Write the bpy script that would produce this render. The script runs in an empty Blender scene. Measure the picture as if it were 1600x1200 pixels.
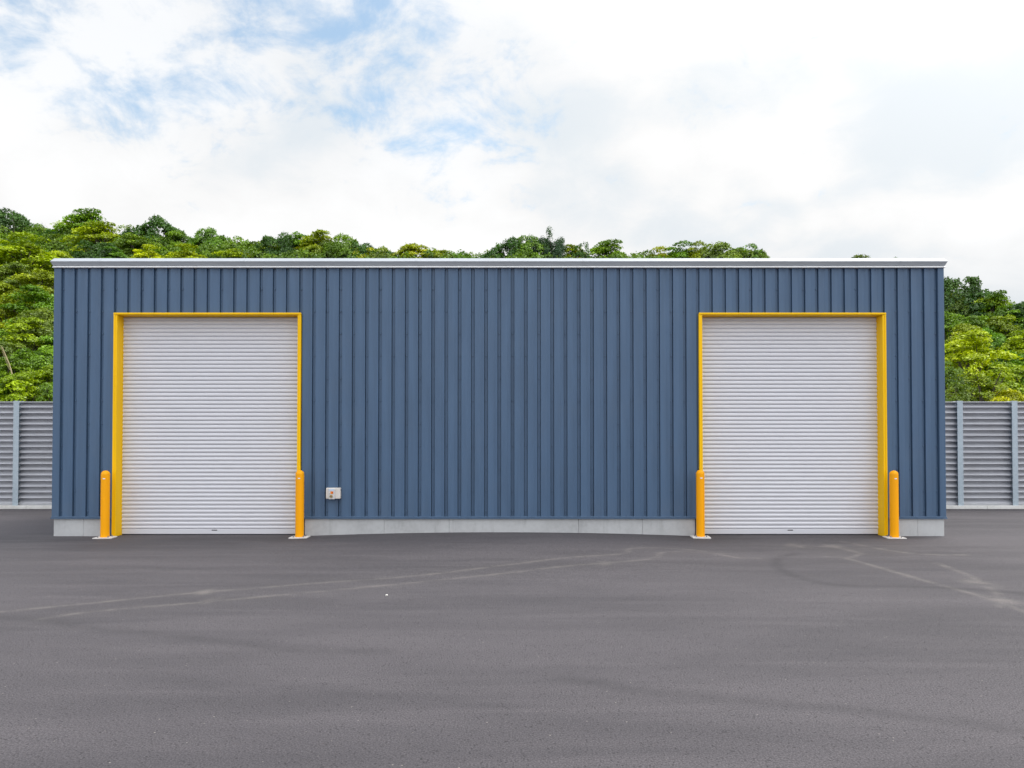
import bpy, bmesh, math, random
import numpy as np
from mathutils import Vector, Matrix

R = math.radians
scene = bpy.context.scene
COL = scene.collection
rnd = random.Random(11)

# ------------------------------------------------------------------ helpers
def link(o, parent=None):
    COL.objects.link(o)
    if parent is not None:
        o.parent = parent
    return o

def tag(o, label=None, cat=None, group=None, kind=None):
    if label: o['label'] = label
    if cat: o['category'] = cat
    if group: o['group'] = group
    if kind: o['kind'] = kind
    return o

def empty(name, loc, label, cat, group=None):
    o = bpy.data.objects.new(name, None)
    o.empty_display_size = 0.2
    o.location = loc
    link(o)
    return tag(o, label, cat, group)

class MB:
    """collects geometry for one mesh object"""
    def __init__(s): s.bm = bmesh.new()
    def box(s, x0, x1, y0, y1, z0, z1, bev=0.0, seg=1):
        vs = [s.bm.verts.new(p) for p in ((x0,y0,z0),(x1,y0,z0),(x1,y1,z0),(x0,y1,z0),(x0,y0,z1),(x1,y0,z1),(x1,y1,z1),(x0,y1,z1))]
        fs = [s.bm.faces.new([vs[i] for i in q]) for q in ((3,2,1,0),(4,5,6,7),(0,1,5,4),(1,2,6,5),(2,3,7,6),(3,0,4,7))]
        if bev > 0:
            es = list({e for f in fs for e in f.edges})
            bmesh.ops.bevel(s.bm, geom=es, offset=bev, segments=seg, affect='EDGES', profile=0.5)
        return s
    def lathe(s, prof, n=24, cx=0, cy=0, axis='z', cz=0):
        rings = []
        for r, h in prof:
            ring = []
            for i in range(n):
                a = 2*math.pi*i/n
                u, v = r*math.cos(a), r*math.sin(a)
                p = (cx+u, cy+v, cz+h) if axis == 'z' else (cx+u, cy-h, cz+v)
                ring.append(s.bm.verts.new(p))
            rings.append(ring)
        for a, b in zip(rings, rings[1:]):
            for i in range(n):
                s.bm.faces.new((a[i], a[(i+1) % n], b[(i+1) % n], b[i]))
        s.bm.faces.new(list(reversed(rings[0]))); s.bm.faces.new(rings[-1])
        return s
    def tube(s, pts, radii, n=6):
        pts = [Vector(p) for p in pts]; rings = []
        for i, p in enumerate(pts):
            d = (pts[min(i+1, len(pts)-1)] - pts[max(i-1, 0)]).normalized()
            a = d.orthogonal().normalized(); b = d.cross(a)
            r = radii[i]
            rings.append([s.bm.verts.new(p + a*(r*math.cos(2*math.pi*k/n)) + b*(r*math.sin(2*math.pi*k/n))) for k in range(n)])
        for a, b in zip(rings, rings[1:]):
            # match the twist between the rings
            off = min(range(n), key=lambda o: sum((a[k].co-b[(k+o) % n].co).length for k in range(n)))
            for k in range(n):
                s.bm.faces.new((a[k], a[(k+1) % n], b[(k+1+off) % n], b[(k+off) % n]))
        s.bm.faces.new(rings[-1])
        return s
    def quads(s, pts_a, pts_b):
        A = [s.bm.verts.new(p) for p in pts_a]; B = [s.bm.verts.new(p) for p in pts_b]
        for i in range(len(A)-1):
            s.bm.faces.new((A[i], A[i+1], B[i+1], B[i]))
        return s
    def build(s, name, mat, parent=None, smooth=False, recalc=True):
        if recalc: bmesh.ops.recalc_face_normals(s.bm, faces=s.bm.faces)
        me = bpy.data.meshes.new(name)
        s.bm.to_mesh(me); s.bm.free()
        if smooth:
            me.polygons.foreach_set('use_smooth', [True]*len(me.polygons))
        me.materials.append(mat)
        return link(bpy.data.objects.new(name, me), parent)

# ------------------------------------------------------------------ node helpers
def new_mat(name):
    m = bpy.data.materials.new(name); m.use_nodes = True
    nt = m.node_tree
    return m, nt, nt.nodes['Principled BSDF']

def N(nt, t, **kw):
    n = nt.nodes.new(t)
    for k, v in kw.items():
        if k in n.inputs: n.inputs[k].default_value = v
        else: setattr(n, k, v)
    return n

def noise(nt, scale, detail=4, rough=0.55, vec=None, dist=0.0):
    n = nt.nodes.new('ShaderNodeTexNoise')
    n.inputs['Scale'].default_value = scale; n.inputs['Detail'].default_value = detail
    n.inputs['Roughness'].default_value = rough; n.inputs['Distortion'].default_value = dist
    if vec is not None: nt.links.new(vec, n.inputs['Vector'])
    return n.outputs['Fac']

def ramp(nt, src, a, b, lo=0.0, hi=1.0, smooth=True):
    n = nt.nodes.new('ShaderNodeMapRange')
    n.interpolation_type = 'SMOOTHSTEP' if smooth else 'LINEAR'
    nt.links.new(src, n.inputs['Value'])
    for k, v in (('From Min', a), ('From Max', b), ('To Min', lo), ('To Max', hi)): n.inputs[k].default_value = v
    return n.outputs['Result']

def math_(nt, op, a, b=None, clamp=False):
    n = nt.nodes.new('ShaderNodeMath'); n.operation = op; n.use_clamp = clamp
    for i, v in enumerate((a, b)):
        if v is None: continue
        if isinstance(v, (int, float)): n.inputs[i].default_value = v
        else: nt.links.new(v, n.inputs[i])
    return n.outputs[0]

def mix(nt, fac, a, b, mode='MIX'):
    n = nt.nodes.new('ShaderNodeMix'); n.data_type = 'RGBA'; n.blend_type = mode
    ins = [i for i in n.inputs if i.enabled]
    for sock, v in zip((n.inputs['Factor'], n.inputs[6], n.inputs[7]), (fac, a, b)):
        if isinstance(v, (int, float)): sock.default_value = v
        elif isinstance(v, tuple): sock.default_value = v if len(v) == 4 else v + (1,)
        else: nt.links.new(v, sock)
    return n.outputs[2]

def objvec(nt, scale=(1, 1, 1)):
    tc = nt.nodes.new('ShaderNodeTexCoord'); mp = nt.nodes.new('ShaderNodeMapping')
    mp.inputs['Scale'].default_value = scale
    nt.links.new(tc.outputs['Object'], mp.inputs['Vector'])
    return mp.outputs['Vector']

def bump(nt, bsdf, h, strength, dist):
    b = nt.nodes.new('ShaderNodeBump')
    b.inputs['Strength'].default_value = strength; b.inputs['Distance'].default_value = dist
    nt.links.new(h, b.inputs['Height']); nt.links.new(b.outputs['Normal'], bsdf.inputs['Normal'])

def paint(name, c, rough=0.4, spec=0.5, var=0.12, dirt=(0.2, 0.19, 0.17), dirt_amt=0.15, metal=0.0, wave=0.0, streak=(3, 3, 0.25)):
    """painted or galvanised metal with faint streaks and dust"""
    m, nt, b = new_mat(name)
    v = objvec(nt, streak)
    n1 = noise(nt, 2.2, 5, 0.6, v)
    n2 = noise(nt, 1.1, 6, 0.65, objvec(nt))
    k = ramp(nt, n1, 0.3, 0.7, 1-var, 1+var)
    base = mix(nt, 1.0, c, (1, 1, 1), 'MULTIPLY')
    sc = nt.nodes.new('ShaderNodeVectorMath'); sc.operation = 'SCALE'
    nt.links.new(base, sc.inputs[0]); nt.links.new(k, sc.inputs['Scale'])
    d = ramp(nt, n2, 0.48, 0.75, 0, dirt_amt)
    nt.links.new(mix(nt, d, sc.outputs[0], dirt), b.inputs['Base Color'])
    nt.links.new(ramp(nt, n2, 0.3, 0.7, rough-0.06, rough+0.1), b.inputs['Roughness'])
    b.inputs['Specular IOR Level'].default_value = spec
    b.inputs['Metallic'].default_value = metal
    if wave:
        bump(nt, b, noise(nt, 1.0, 2, 0.5, objvec(nt, (5, 5, 0.7))), 0.5, wave)
    return m

# ------------------------------------------------------------------ materials
M = {}
M['navy'] = paint('navy_cladding_paint', (0.069, 0.123, 0.211), 0.38, 0.38, 0.07, (0.15, 0.17, 0.2), 0.10, wave=0.004)
M['navy_trim'] = paint('navy_trim_paint', (0.067, 0.118, 0.200), 0.42, 0.38, 0.05, (0.15, 0.17, 0.2), 0.08, wave=0.003)
M['shutter'] = paint('shutter_slat_coating', (0.64, 0.637, 0.680), 0.36, 0.5, 0.015, (0.46, 0.44, 0.42), 0.04, metal=0.0, streak=(0.6, 2, 3))
M['yellow'] = paint('yellow_frame_paint', (0.96, 0.56, 0.001), 0.42, 0.22, 0.04, (0.6, 0.36, 0.03), 0.06)
M['orange'] = paint('orange_bollard_coating', (0.97, 0.40, 0.001), 0.40, 0.22, 0.03, (0.7, 0.30, 0.03), 0.08)
M['silver'] = paint('silver_coated_steel', (0.40, 0.43, 0.47), 0.42, 0.5, 0.04, (0.4, 0.4, 0.4), 0.12, wave=0.003, streak=(0.5, 3, 3))
M['white_trim'] = paint('pale_flashing_steel', (0.84, 0.84, 0.85), 0.45, 0.4, 0.03, (0.5, 0.48, 0.45), 0.15, streak=(0.5, 3, 3))
M['fence'] = paint('fence_sheet_steel', (0.43, 0.435, 0.47), 0.40, 0.5, 0.06, (0.3, 0.29, 0.28), 0.2, metal=0.0, streak=(0.5, 3, 4))
M['dark'] = paint('dark_steel', (0.03, 0.032, 0.036), 0.5, 0.4, 0.1, (0.06, 0.06, 0.06), 0.2)
M['bolt'] = paint('zinc_bolt', (0.22, 0.22, 0.24), 0.45, 0.5, 0.1, (0.2, 0.15, 0.1), 0.3)
M['box_plastic'] = paint('ivory_plastic', (0.68, 0.63, 0.58), 0.45, 0.4, 0.03, (0.5, 0.45, 0.4), 0.15)
M['box_cover'] = paint('pale_grey_plastic', (0.60, 0.60, 0.61), 0.4, 0.4, 0.03, (0.5, 0.45, 0.4), 0.15)
M['orange_label'] = paint('orange_label', (0.80, 0.22, 0.01), 0.5, 0.3, 0.04, (0.6, 0.2, 0.05), 0.1)
M['red_label'] = paint('red_mark', (0.55, 0.07, 0.01), 0.5, 0.3, 0.04, (0.5, 0.1, 0.05), 0.1)
M['window_film'] = paint('pale_blue_window', (0.55, 0.62, 0.74), 0.2, 0.6, 0.03, (0.5, 0.5, 0.5), 0.1)
M['brass'] = paint('brass_lock', (0.48, 0.36, 0.18), 0.35, 0.5, 0.05, (0.2, 0.15, 0.1), 0.2, metal=0.6)
M['roof'] = paint('grey_roof_sheet', (0.35, 0.36, 0.38), 0.5, 0.4, 0.05)

def galvanised():
    m, nt, b = new_mat('galvanised_post')
    v = objvec(nt)
    vo = N(nt, 'ShaderNodeTexVoronoi'); vo.inputs['Scale'].default_value = 26
    nt.links.new(v, vo.inputs['Vector'])
    sep = N(nt, 'ShaderNodeSeparateColor'); nt.links.new(vo.outputs['Color'], sep.inputs[0])
    k = ramp(nt, noise(nt, 1.2, 5, 0.6, objvec(nt, (2, 2, 0.7))), 0.35, 0.65, -0.12, 0.12)
    f = math_(nt, 'ADD', ramp(nt, sep.outputs[0], 0, 1, 0.35, 0.65), k)
    nt.links.new(mix(nt, f, (0.33, 0.40, 0.46), (0.50, 0.57, 0.63)), b.inputs['Base Color'])
    b.inputs['Roughness'].default_value = 0.48; b.inputs['Metallic'].default_value = 0.15
    return m
M['galv'] = galvanised()

def concrete(name, c, dark, stains=0.35):
    m, nt, b = new_mat(name)
    v = objvec(nt)
    n1 = noise(nt, 1.3, 7, 0.62, v); n2 = noise(nt, 14, 5, 0.6, v)
    n3 = noise(nt, 3, 5, 0.6, objvec(nt, (2.2, 2.2, 0.3)))
    c1 = mix(nt, ramp(nt, n1, 0.35, 0.68), c, dark)
    c2 = mix(nt, ramp(nt, n3, 0.54, 0.72, 0, stains), c1, tuple(x*0.62 for x in dark))
    c3 = mix(nt, ramp(nt, n2, 0.3, 0.7, 0.0, 0.25), c2, tuple(x*1.15 for x in c))
    nt.links.new(c3, b.inputs['Base Color'])
    b.inputs['Roughness'].default_value = 0.85; b.inputs['Specular IOR Level'].default_value = 0.25
    bump(nt, b, noise(nt, 60, 5, 0.65, v), 0.5, 0.004)
    return m
M['concrete'] = concrete('plinth_concrete', (0.50, 0.505, 0.515), (0.41, 0.412, 0.42))
M['kerb'] = concrete('kerb_concrete', (0.74, 0.73, 0.71), (0.60, 0.585, 0.56), 0.3)
M['pad'] = concrete('pad_mortar', (0.72, 0.70, 0.68), (0.58, 0.56, 0.54), 0.3)

def asphalt():
    m, nt, b = new_mat('asphalt')
    v = objvec(nt)
    # broad patches, drawn out along the paving direction
    p1 = noise(nt, 0.30, 6, 0.6, objvec(nt, (0.55, 1.5, 1)), 0.4)
    p2 = noise(nt, 0.9, 6, 0.62, objvec(nt, (0.35, 2.4, 1)), 0.6)
    p3 = noise(nt, 5.0, 6, 0.7, v)
    g1 = noise(nt, 85, 4, 0.8, v)
    g2 = noise(nt, 42, 4, 0.7, v)
    base = mix(nt, ramp(nt, p1, 0.36, 0.66), (0.067, 0.0615, 0.068), (0.097, 0.088, 0.096))
    base = mix(nt, ramp(nt, p2, 0.40, 0.68, 0, 0.55), base, (0.114, 0.103, 0.111))
    base = mix(nt, ramp(nt, p3, 0.42, 0.72, 0, 0.30), base, (0.084, 0.078, 0.084))
    # aggregate grain
    base = mix(nt, 1.0, base, mix(nt, ramp(nt, g1, 0.36, 0.66, smooth=False), (0.36, 0.36, 0.37), (1.52, 1.51, 1.50)), 'MULTIPLY')
    base = mix(nt, ramp(nt, g2, 0.54, 0.66, 0, 0.6), base, (0.060, 0.056, 0.060))
    # open pits between the stones
    vo = N(nt, 'ShaderNodeTexVoronoi'); vo.inputs['Scale'].default_value = 36
    vo.inputs['Randomness'].default_value = 1.0
    nt.links.new(v, vo.inputs['Vector'])
    pit = ramp(nt, vo.outputs['Distance'], 0.14, 0.30, 1, 0)
    gate = ramp(nt, noise(nt, 11, 4, 0.65, v), 0.45, 0.55)
    pitf = math_(nt, 'MULTIPLY', pit, gate)
    base = mix(nt, math_(nt, 'MULTIPLY', pitf, 0.9), base, (0.035, 0.032, 0.035))
    # pale stones
    vo2 = N(nt, 'ShaderNodeTexVoronoi'); vo2.inputs['Scale'].default_value = 15
    nt.links.new(objvec(nt, (1.03, 0.97, 1)), vo2.inputs['Vector'])
    st = math_(nt, 'MULTIPLY', ramp(nt, vo2.outputs['Distance'], 0.05, 0.11, 1, 0), ramp(nt, noise(nt, 4.3, 3, 0.6, v), 0.52, 0.60))
    base = mix(nt, math_(nt, 'MULTIPLY', st, 0.7), base, (0.34, 0.31, 0.28))
    # tyre dust and rubber marks
    at = N(nt, 'ShaderNodeAttribute', attribute_name='dust'); at2 = N(nt, 'ShaderNodeAttribute', attribute_name='rubber')
    nb = noise(nt, 2.6, 6, 0.7, v)
    dust = math_(nt, 'MULTIPLY', at.outputs['Fac'], ramp(nt, nb, 0.34, 0.66, 0.15, 1.0), True)
    base = mix(nt, math_(nt, 'MULTIPLY', dust, 0.25), base, (0.33, 0.295, 0.26))
    rub = math_(nt, 'MULTIPLY', at2.outputs['Fac'], ramp(nt, nb, 0.30, 0.62, 0.35, 1.0), True)
    base = mix(nt, math_(nt, 'MULTIPLY', rub, 0.70), base, (0.042, 0.039, 0.043))
    nt.links.new(base, b.inputs['Base Color'])
    b.inputs['Roughness'].default_value = 0.82; b.inputs['Specular IOR Level'].default_value = 0.35
    h = math_(nt, 'SUBTRACT', math_(nt, 'ADD', g1, math_(nt, 'MULTIPLY', g2, 0.8)), math_(nt, 'MULTIPLY', pitf, 1.2))
    bump(nt, b, h, 0.55, 0.006)
    return m
M['asphalt'] = asphalt()

def leaf_mat(name, hue2, transl=0.22):
    """leaf tissue: colour from the tree's own object colour, varied leaf by leaf and spray by spray"""
    m = bpy.data.materials.new(name); m.use_nodes = True
    nt = m.node_tree; nt.nodes.clear()
    out = N(nt, 'ShaderNodeOutputMaterial')
    oi = N(nt, 'ShaderNodeObjectInfo')
    at = N(nt, 'ShaderNodeAttribute', attribute_name='tint'); sp = N(nt, 'ShaderNodeAttribute', attribute_name='spray')
    k = math_(nt, 'MULTIPLY', ramp(nt, at.outputs['Fac'], 0, 1, 0.66, 1.34, False), ramp(nt, sp.outputs['Fac'], 0, 1, 0.72, 1.28, False))
    sc = nt.nodes.new('ShaderNodeVectorMath'); sc.operation = 'SCALE'
    nt.links.new(mix(nt, ramp(nt, sp.outputs['Fac'], 0.35, 1.0, 0, 0.55, False), oi.outputs['Color'], mix(nt, 1.0, oi.outputs['Color'], hue2, 'MULTIPLY')), sc.inputs[0])
    nt.links.new(k, sc.inputs['Scale'])
    d = N(nt, 'ShaderNodeBsdfDiffuse'); t = N(nt, 'ShaderNodeBsdfTranslucent'); g = N(nt, 'ShaderNodeBsdfGlossy')
    g.inputs['Roughness'].default_value = 0.42; g.inputs['Color'].default_value = (0.9, 0.95, 0.9, 1)
    nt.links.new(sc.outputs[0], d.inputs['Color'])
    nt.links.new(mix(nt, 1.0, sc.outputs[0], (1.25, 1.30, 0.4), 'MULTIPLY'), t.inputs['Color'])
    m1 = N(nt, 'ShaderNodeMixShader'); m1.inputs[0].default_value = transl
    nt.links.new(d.outputs[0], m1.inputs[1]); nt.links.new(t.outputs[0], m1.inputs[2])
    m2 = N(nt, 'ShaderNodeMixShader'); m2.inputs[0].default_value = 0.035
    nt.links.new(m1.outputs[0], m2.inputs[1]); nt.links.new(g.outputs[0], m2.inputs[2])
    nt.links.new(m2.outputs[0], out.inputs['Surface'])
    return m
M['leaf'] = leaf_mat('leaves', (1.45, 1.22, 0.6))
M['bark'] = concrete('bark', (0.16, 0.135, 0.11), (0.09, 0.075, 0.06))
M['soil'] = concrete('hill_soil', (0.05, 0.045, 0.025), (0.022, 0.03, 0.012))
M['straw'] = concrete('dry_straw', (0.45, 0.38, 0.22), (0.36, 0.30, 0.17))
M['stone'] = concrete('white_stone', (0.72, 0.70, 0.66), (0.6, 0.58, 0.54))

# tree kind, colour, x, y, foot height, crown width, height, label
TREES = [
    ('round', 'dark', -46.21, 53.3, 17.44, 4.65, 5.61, 'dark green round-topped tree left of the blue building'),
    ('round', 'green', -42.5, 52.1, 16.9, 2.97, 4.38, 'mid green round-topped tree left of the blue building, first such from the top'),
    ('round', 'green', -25.88, 23.0, 4.41, 1.92, 3.18, 'mid green round-topped tree left of the blue building, second such from the top'),
    ('round', 'green', -21.18, 19.0, 2.65, 2.28, 3.45, 'mid green round-topped tree left of the blue building, third such from the top'),
    ('round', 'green', -22.62, 18.1, 2.25, 1.66, 3.0, 'mid green round-topped tree left of the blue building, fourth such from the top'),
    ('round', 'green', -18.66, 16.0, 1.33, 1.55, 2.92, 'mid green round-topped tree left of the blue building, fifth such from the top'),
    ('spreading', 'yellow', -32.74, 35.5, 9.91, 5.13, 5.6, 'yellow-green flat-tiered tree left of the blue building, first such from the top'),
    ('spreading', 'yellow', -33.19, 39.7, 11.75, 2.97, 3.98, 'yellow-green flat-tiered tree left of the blue building, second such from the top'),
    ('spreading', 'yellow', -29.29, 32.0, 8.37, 3.34, 4.24, 'yellow-green flat-tiered tree left of the blue building, third such from the top'),
    ('spreading', 'yellow', -31.06, 30.5, 7.71, 2.69, 3.77, 'yellow-green flat-tiered tree left of the blue building, fourth such from the top'),
    ('spreading', 'yellow', -27.72, 26.6, 5.99, 2.81, 3.86, 'yellow-green flat-tiered tree left of the blue building, fifth such from the top'),
    ('spreading', 'yellow', -24.02, 22.5, 4.19, 2.52, 3.64, 'yellow-green flat-tiered tree left of the blue building, sixth such from the top'),
    ('spreading', 'yellow', -19.62, 17.6, 2.03, 1.8, 3.11, 'yellow-green flat-tiered tree left of the blue building, seventh such from the top'),
    ('spreading', 'yellow', -19.51, 15.9, 1.28, 2.06, 3.31, 'yellow-green flat-tiered tree left of the blue building, eighth such from the top'),
    ('spreading', 'green', -36.57, 38.8, 11.36, 3.19, 4.15, 'mid green flat-tiered tree left of the blue building, first such from the top'),
    ('spreading', 'green', -26.3, 26.9, 6.12, 3.18, 4.14, 'mid green flat-tiered tree left of the blue building, second such from the top'),
    ('spreading', 'green', -22.62, 22.5, 4.19, 1.89, 3.16, 'mid green flat-tiered tree left of the blue building, third such from the top'),
    ('spreading', 'green', -21.04, 17.2, 1.85, 2.26, 3.46, 'mid green flat-tiered tree left of the blue building, fourth such from the top'),
    ('spreading', 'green', -20.53, 16.0, 1.33, 1.71, 3.02, 'mid green flat-tiered tree left of the blue building, fifth such from the top'),
    ('spreading', 'olive', -31.94, 33.2, 8.89, 3.26, 4.2, 'dull olive flat-tiered tree left of the blue building, first such from the top'),
    ('spreading', 'olive', -23.32, 20.2, 3.17, 2.07, 3.31, 'dull olive flat-tiered tree left of the blue building, second such from the top'),
    ('round', 'olive', -23.89, 24.0, 4.85, 2.76, 3.82, 'dull olive round-topped tree left of the blue building'),
    ('round', 'green', -41.44, 51.8, 16.75, 2.84, 3.98, 'mid green round-topped tree above the roof over the left shutter, first such from the left'),
    ('round', 'green', -24.26, 45.8, 14.16, 2.69, 5.0, 'mid green round-topped tree above the roof over the left shutter, second such from the left'),
    ('round', 'dark', -39.19, 51.0, 16.41, 3.37, 4.37, 'dark green round-topped tree above the roof over the left shutter, first such from the left'),
    ('round', 'dark', -31.1, 41.8, 12.68, 3.38, 4.29, 'dark green round-topped tree above the roof over the left shutter, second such from the left'),
    ('round', 'dark', -29.86, 47.7, 15.0, 3.63, 5.73, 'dark green round-topped tree above the roof over the left shutter, third such from the left'),
    ('round', 'dark', -26.1, 46.6, 14.48, 2.41, 4.02, 'dark green round-topped tree above the roof over the left shutter, fourth such from the left'),
    ('round', 'dark', -17.88, 43.5, 13.17, 2.39, 5.02, 'dark green round-topped tree above the roof over the left shutter, fifth such from the left'),
    ('spreading', 'green', -36.6, 50.0, 16.0, 4.09, 6.0, 'mid green flat-tiered tree above the roof over the left shutter, first such from the left'),
    ('spreading', 'green', -29.59, 40.8, 12.24, 2.84, 3.88, 'mid green flat-tiered tree above the roof over the left shutter, second such from the left'),
    ('spreading', 'green', -27.76, 47.1, 14.71, 3.06, 4.56, 'mid green flat-tiered tree above the roof over the left shutter, third such from the left'),
    ('spreading', 'yellow', -38.46, 50.9, 16.34, 4.26, 5.1, 'yellow-green flat-tiered tree above the roof over the left shutter, first such from the left'),
    ('spreading', 'yellow', -33.21, 46.2, 14.61, 4.37, 5.03, 'yellow-green flat-tiered tree above the roof over the left shutter, second such from the left'),
    ('spreading', 'yellow', -23.55, 39.4, 11.62, 3.41, 4.32, 'yellow-green flat-tiered tree above the roof over the left shutter, third such from the left'),
    ('spreading', 'yellow', -20.95, 41.6, 12.59, 2.59, 3.69, 'yellow-green flat-tiered tree above the roof over the left shutter, fourth such from the left'),
    ('spreading', 'yellow', -19.0, 44.2, 13.41, 2.62, 4.32, 'yellow-green flat-tiered tree above the roof over the left shutter, fifth such from the left'),
    ('round', 'olive', -37.46, 48.5, 15.6, 2.81, 3.86, 'dull olive round-topped tree above the roof over the left shutter, first such from the left'),
    ('round', 'olive', -23.63, 45.8, 14.11, 2.79, 4.05, 'dull olive round-topped tree above the roof over the left shutter, second such from the left'),
    ('loose', 'olive', -32.52, 48.8, 15.44, 4.02, 4.92, 'dull olive thin airy tree above the roof over the left shutter'),
    ('spreading', 'olive', -29.67, 44.4, 13.82, 3.63, 4.47, 'dull olive flat-tiered tree above the roof over the left shutter, first such from the left'),
    ('spreading', 'olive', -20.52, 44.8, 13.66, 2.74, 4.03, 'dull olive flat-tiered tree above the roof over the left shutter, second such from the left'),
    ('spreading', 'bright', -27.81, 42.4, 12.94, 2.73, 3.8, 'bright yellow flat-tiered tree above the roof over the left shutter'),
    ('loose', 'green', -21.73, 45.0, 13.79, 2.35, 4.46, 'mid green thin airy tree above the roof over the left shutter'),
    ('spreading', 'green', -16.16, 42.9, 12.91, 2.56, 5.11, 'mid green flat-tiered tree above the roof between the shutters, first such from the left'),
    ('spreading', 'green', 7.23, 39.7, 11.48, 2.88, 4.92, 'mid green flat-tiered tree above the roof between the shutters, second such from the left'),
    ('spreading', 'green', 12.14, 39.4, 11.35, 2.68, 4.73, 'mid green flat-tiered tree above the roof between the shutters, third such from the left'),
    ('spreading', 'yellow', -14.55, 42.4, 12.68, 2.92, 5.05, 'yellow-green flat-tiered tree above the roof between the shutters, first such from the left'),
    ('spreading', 'yellow', -5.48, 40.4, 11.8, 2.35, 4.22, 'yellow-green flat-tiered tree above the roof between the shutters, second such from the left'),
    ('spreading', 'yellow', 4.33, 39.7, 11.51, 2.41, 4.56, 'yellow-green flat-tiered tree above the roof between the shutters, third such from the left'),
    ('spreading', 'yellow', 13.18, 39.1, 11.27, 1.74, 4.73, 'yellow-green flat-tiered tree above the roof between the shutters, fourth such from the left'),
    ('spreading', 'bright', -16.42, 43.3, 13.02, 2.77, 3.96, 'bright yellow flat-tiered tree above the roof between the shutters, first such from the left'),
    ('spreading', 'bright', -10.99, 41.3, 12.17, 2.2, 4.23, 'bright yellow flat-tiered tree above the roof between the shutters, second such from the left'),
    ('spreading', 'bright', -7.3, 40.6, 11.87, 2.74, 4.53, 'bright yellow flat-tiered tree above the roof between the shutters, third such from the left'),
    ('spreading', 'bright', 10.68, 39.5, 11.39, 2.22, 4.34, 'bright yellow flat-tiered tree above the roof between the shutters, fourth such from the left'),
    ('round', 'green', -12.7, 41.8, 12.4, 2.51, 5.0, 'mid green round-topped tree above the roof between the shutters, first such from the left'),
    ('round', 'green', -3.68, 40.3, 11.75, 1.88, 4.1, 'mid green round-topped tree above the roof between the shutters, second such from the left'),
    ('round', 'green', 1.45, 39.8, 11.57, 2.51, 5.37, 'mid green round-topped tree above the roof between the shutters, third such from the left'),
    ('round', 'olive', -13.69, 42.3, 12.59, 3.11, 4.42, 'dull olive round-topped tree above the roof between the shutters, first such from the left'),
    ('round', 'olive', -9.82, 40.9, 11.99, 2.28, 4.25, 'dull olive round-topped tree above the roof between the shutters, second such from the left'),
    ('round', 'dark', -11.56, 41.5, 12.25, 2.3, 4.63, 'dark green round-topped tree above the roof between the shutters, first such from the left'),
    ('round', 'dark', -8.86, 40.6, 11.89, 1.89, 4.08, 'dark green round-topped tree above the roof between the shutters, second such from the left'),
    ('round', 'dark', -0.14, 39.9, 11.61, 2.61, 5.12, 'dark green round-topped tree above the roof between the shutters, third such from the left'),
    ('loose', 'olive', -2.02, 40.1, 11.68, 2.15, 4.39, 'dull olive thin airy tree above the roof between the shutters, first such from the left'),
    ('loose', 'olive', 9.64, 39.4, 11.38, 1.85, 4.51, 'dull olive thin airy tree above the roof between the shutters, second such from the left'),
    ('pine', 'needle', 2.98, 39.7, 11.53, 2.97, 5.62, 'dark blue-green spiky pine above the roof between the shutters'),
    ('loose', 'dark', 4.94, 39.2, 11.37, 1.2, 4.98, 'dark green thin airy tree above the roof between the shutters'),
    ('round', 'olive', 15.06, 39.2, 11.27, 2.94, 4.89, 'dull olive round-topped tree above the roof over the right shutter, first such from the left'),
    ('round', 'olive', 17.7, 38.7, 11.12, 1.09, 4.58, 'dull olive round-topped tree above the roof over the right shutter, second such from the left'),
    ('round', 'green', 16.63, 39.2, 11.26, 2.48, 4.72, 'mid green round-topped tree above the roof over the right shutter'),
    ('spreading', 'olive', 22.12, 33.2, 8.77, 2.61, 4.8, 'dull olive flat-tiered tree above the roof over the right shutter'),
    ('round', 'dark', 23.27, 31.0, 7.87, 1.4, 5.1, 'dark green round-topped tree above the roof over the right shutter'),
    ('round', 'dark', 24.89, 27.6, 6.36, 2.52, 4.92, 'dark green round-topped tree right of the blue building, first such from the top'),
    ('round', 'dark', 26.48, 24.3, 4.89, 1.98, 4.29, 'dark green round-topped tree right of the blue building, second such from the top'),
    ('round', 'dark', 25.88, 23.0, 4.41, 1.92, 3.18, 'dark green round-topped tree right of the blue building, third such from the top'),
    ('round', 'dark', 22.46, 19.5, 2.87, 1.74, 3.06, 'dark green round-topped tree right of the blue building, fourth such from the top'),
    ('spreading', 'dark', 25.5, 26.3, 5.79, 2.44, 4.25, 'dark green flat-tiered tree right of the blue building'),
    ('spreading', 'green', 26.02, 25.2, 5.3, 2.03, 4.5, 'mid green flat-tiered tree right of the blue building, first such from the top'),
    ('spreading', 'green', 26.21, 24.8, 5.12, 2.35, 3.76, 'mid green flat-tiered tree right of the blue building, second such from the top'),
    ('spreading', 'green', 23.15, 25.3, 5.42, 2.04, 3.28, 'mid green flat-tiered tree right of the blue building, third such from the top'),
    ('spreading', 'green', 24.01, 24.5, 5.07, 2.13, 3.36, 'mid green flat-tiered tree right of the blue building, fourth such from the top'),
    ('spreading', 'green', 22.7, 18.6, 2.47, 1.97, 3.23, 'mid green flat-tiered tree right of the blue building, fifth such from the top'),
    ('spreading', 'yellow', 24.88, 27.9, 6.46, 2.61, 4.08, 'yellow-green flat-tiered tree right of the blue building, first such from the top'),
    ('spreading', 'yellow', 25.76, 25.9, 5.59, 2.41, 4.11, 'yellow-green flat-tiered tree right of the blue building, second such from the top'),
    ('spreading', 'yellow', 25.14, 24.1, 4.89, 2.3, 3.46, 'yellow-green flat-tiered tree right of the blue building, third such from the top'),
    ('spreading', 'yellow', 22.06, 22.4, 4.14, 2.2, 3.41, 'yellow-green flat-tiered tree right of the blue building, fourth such from the top'),
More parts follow.
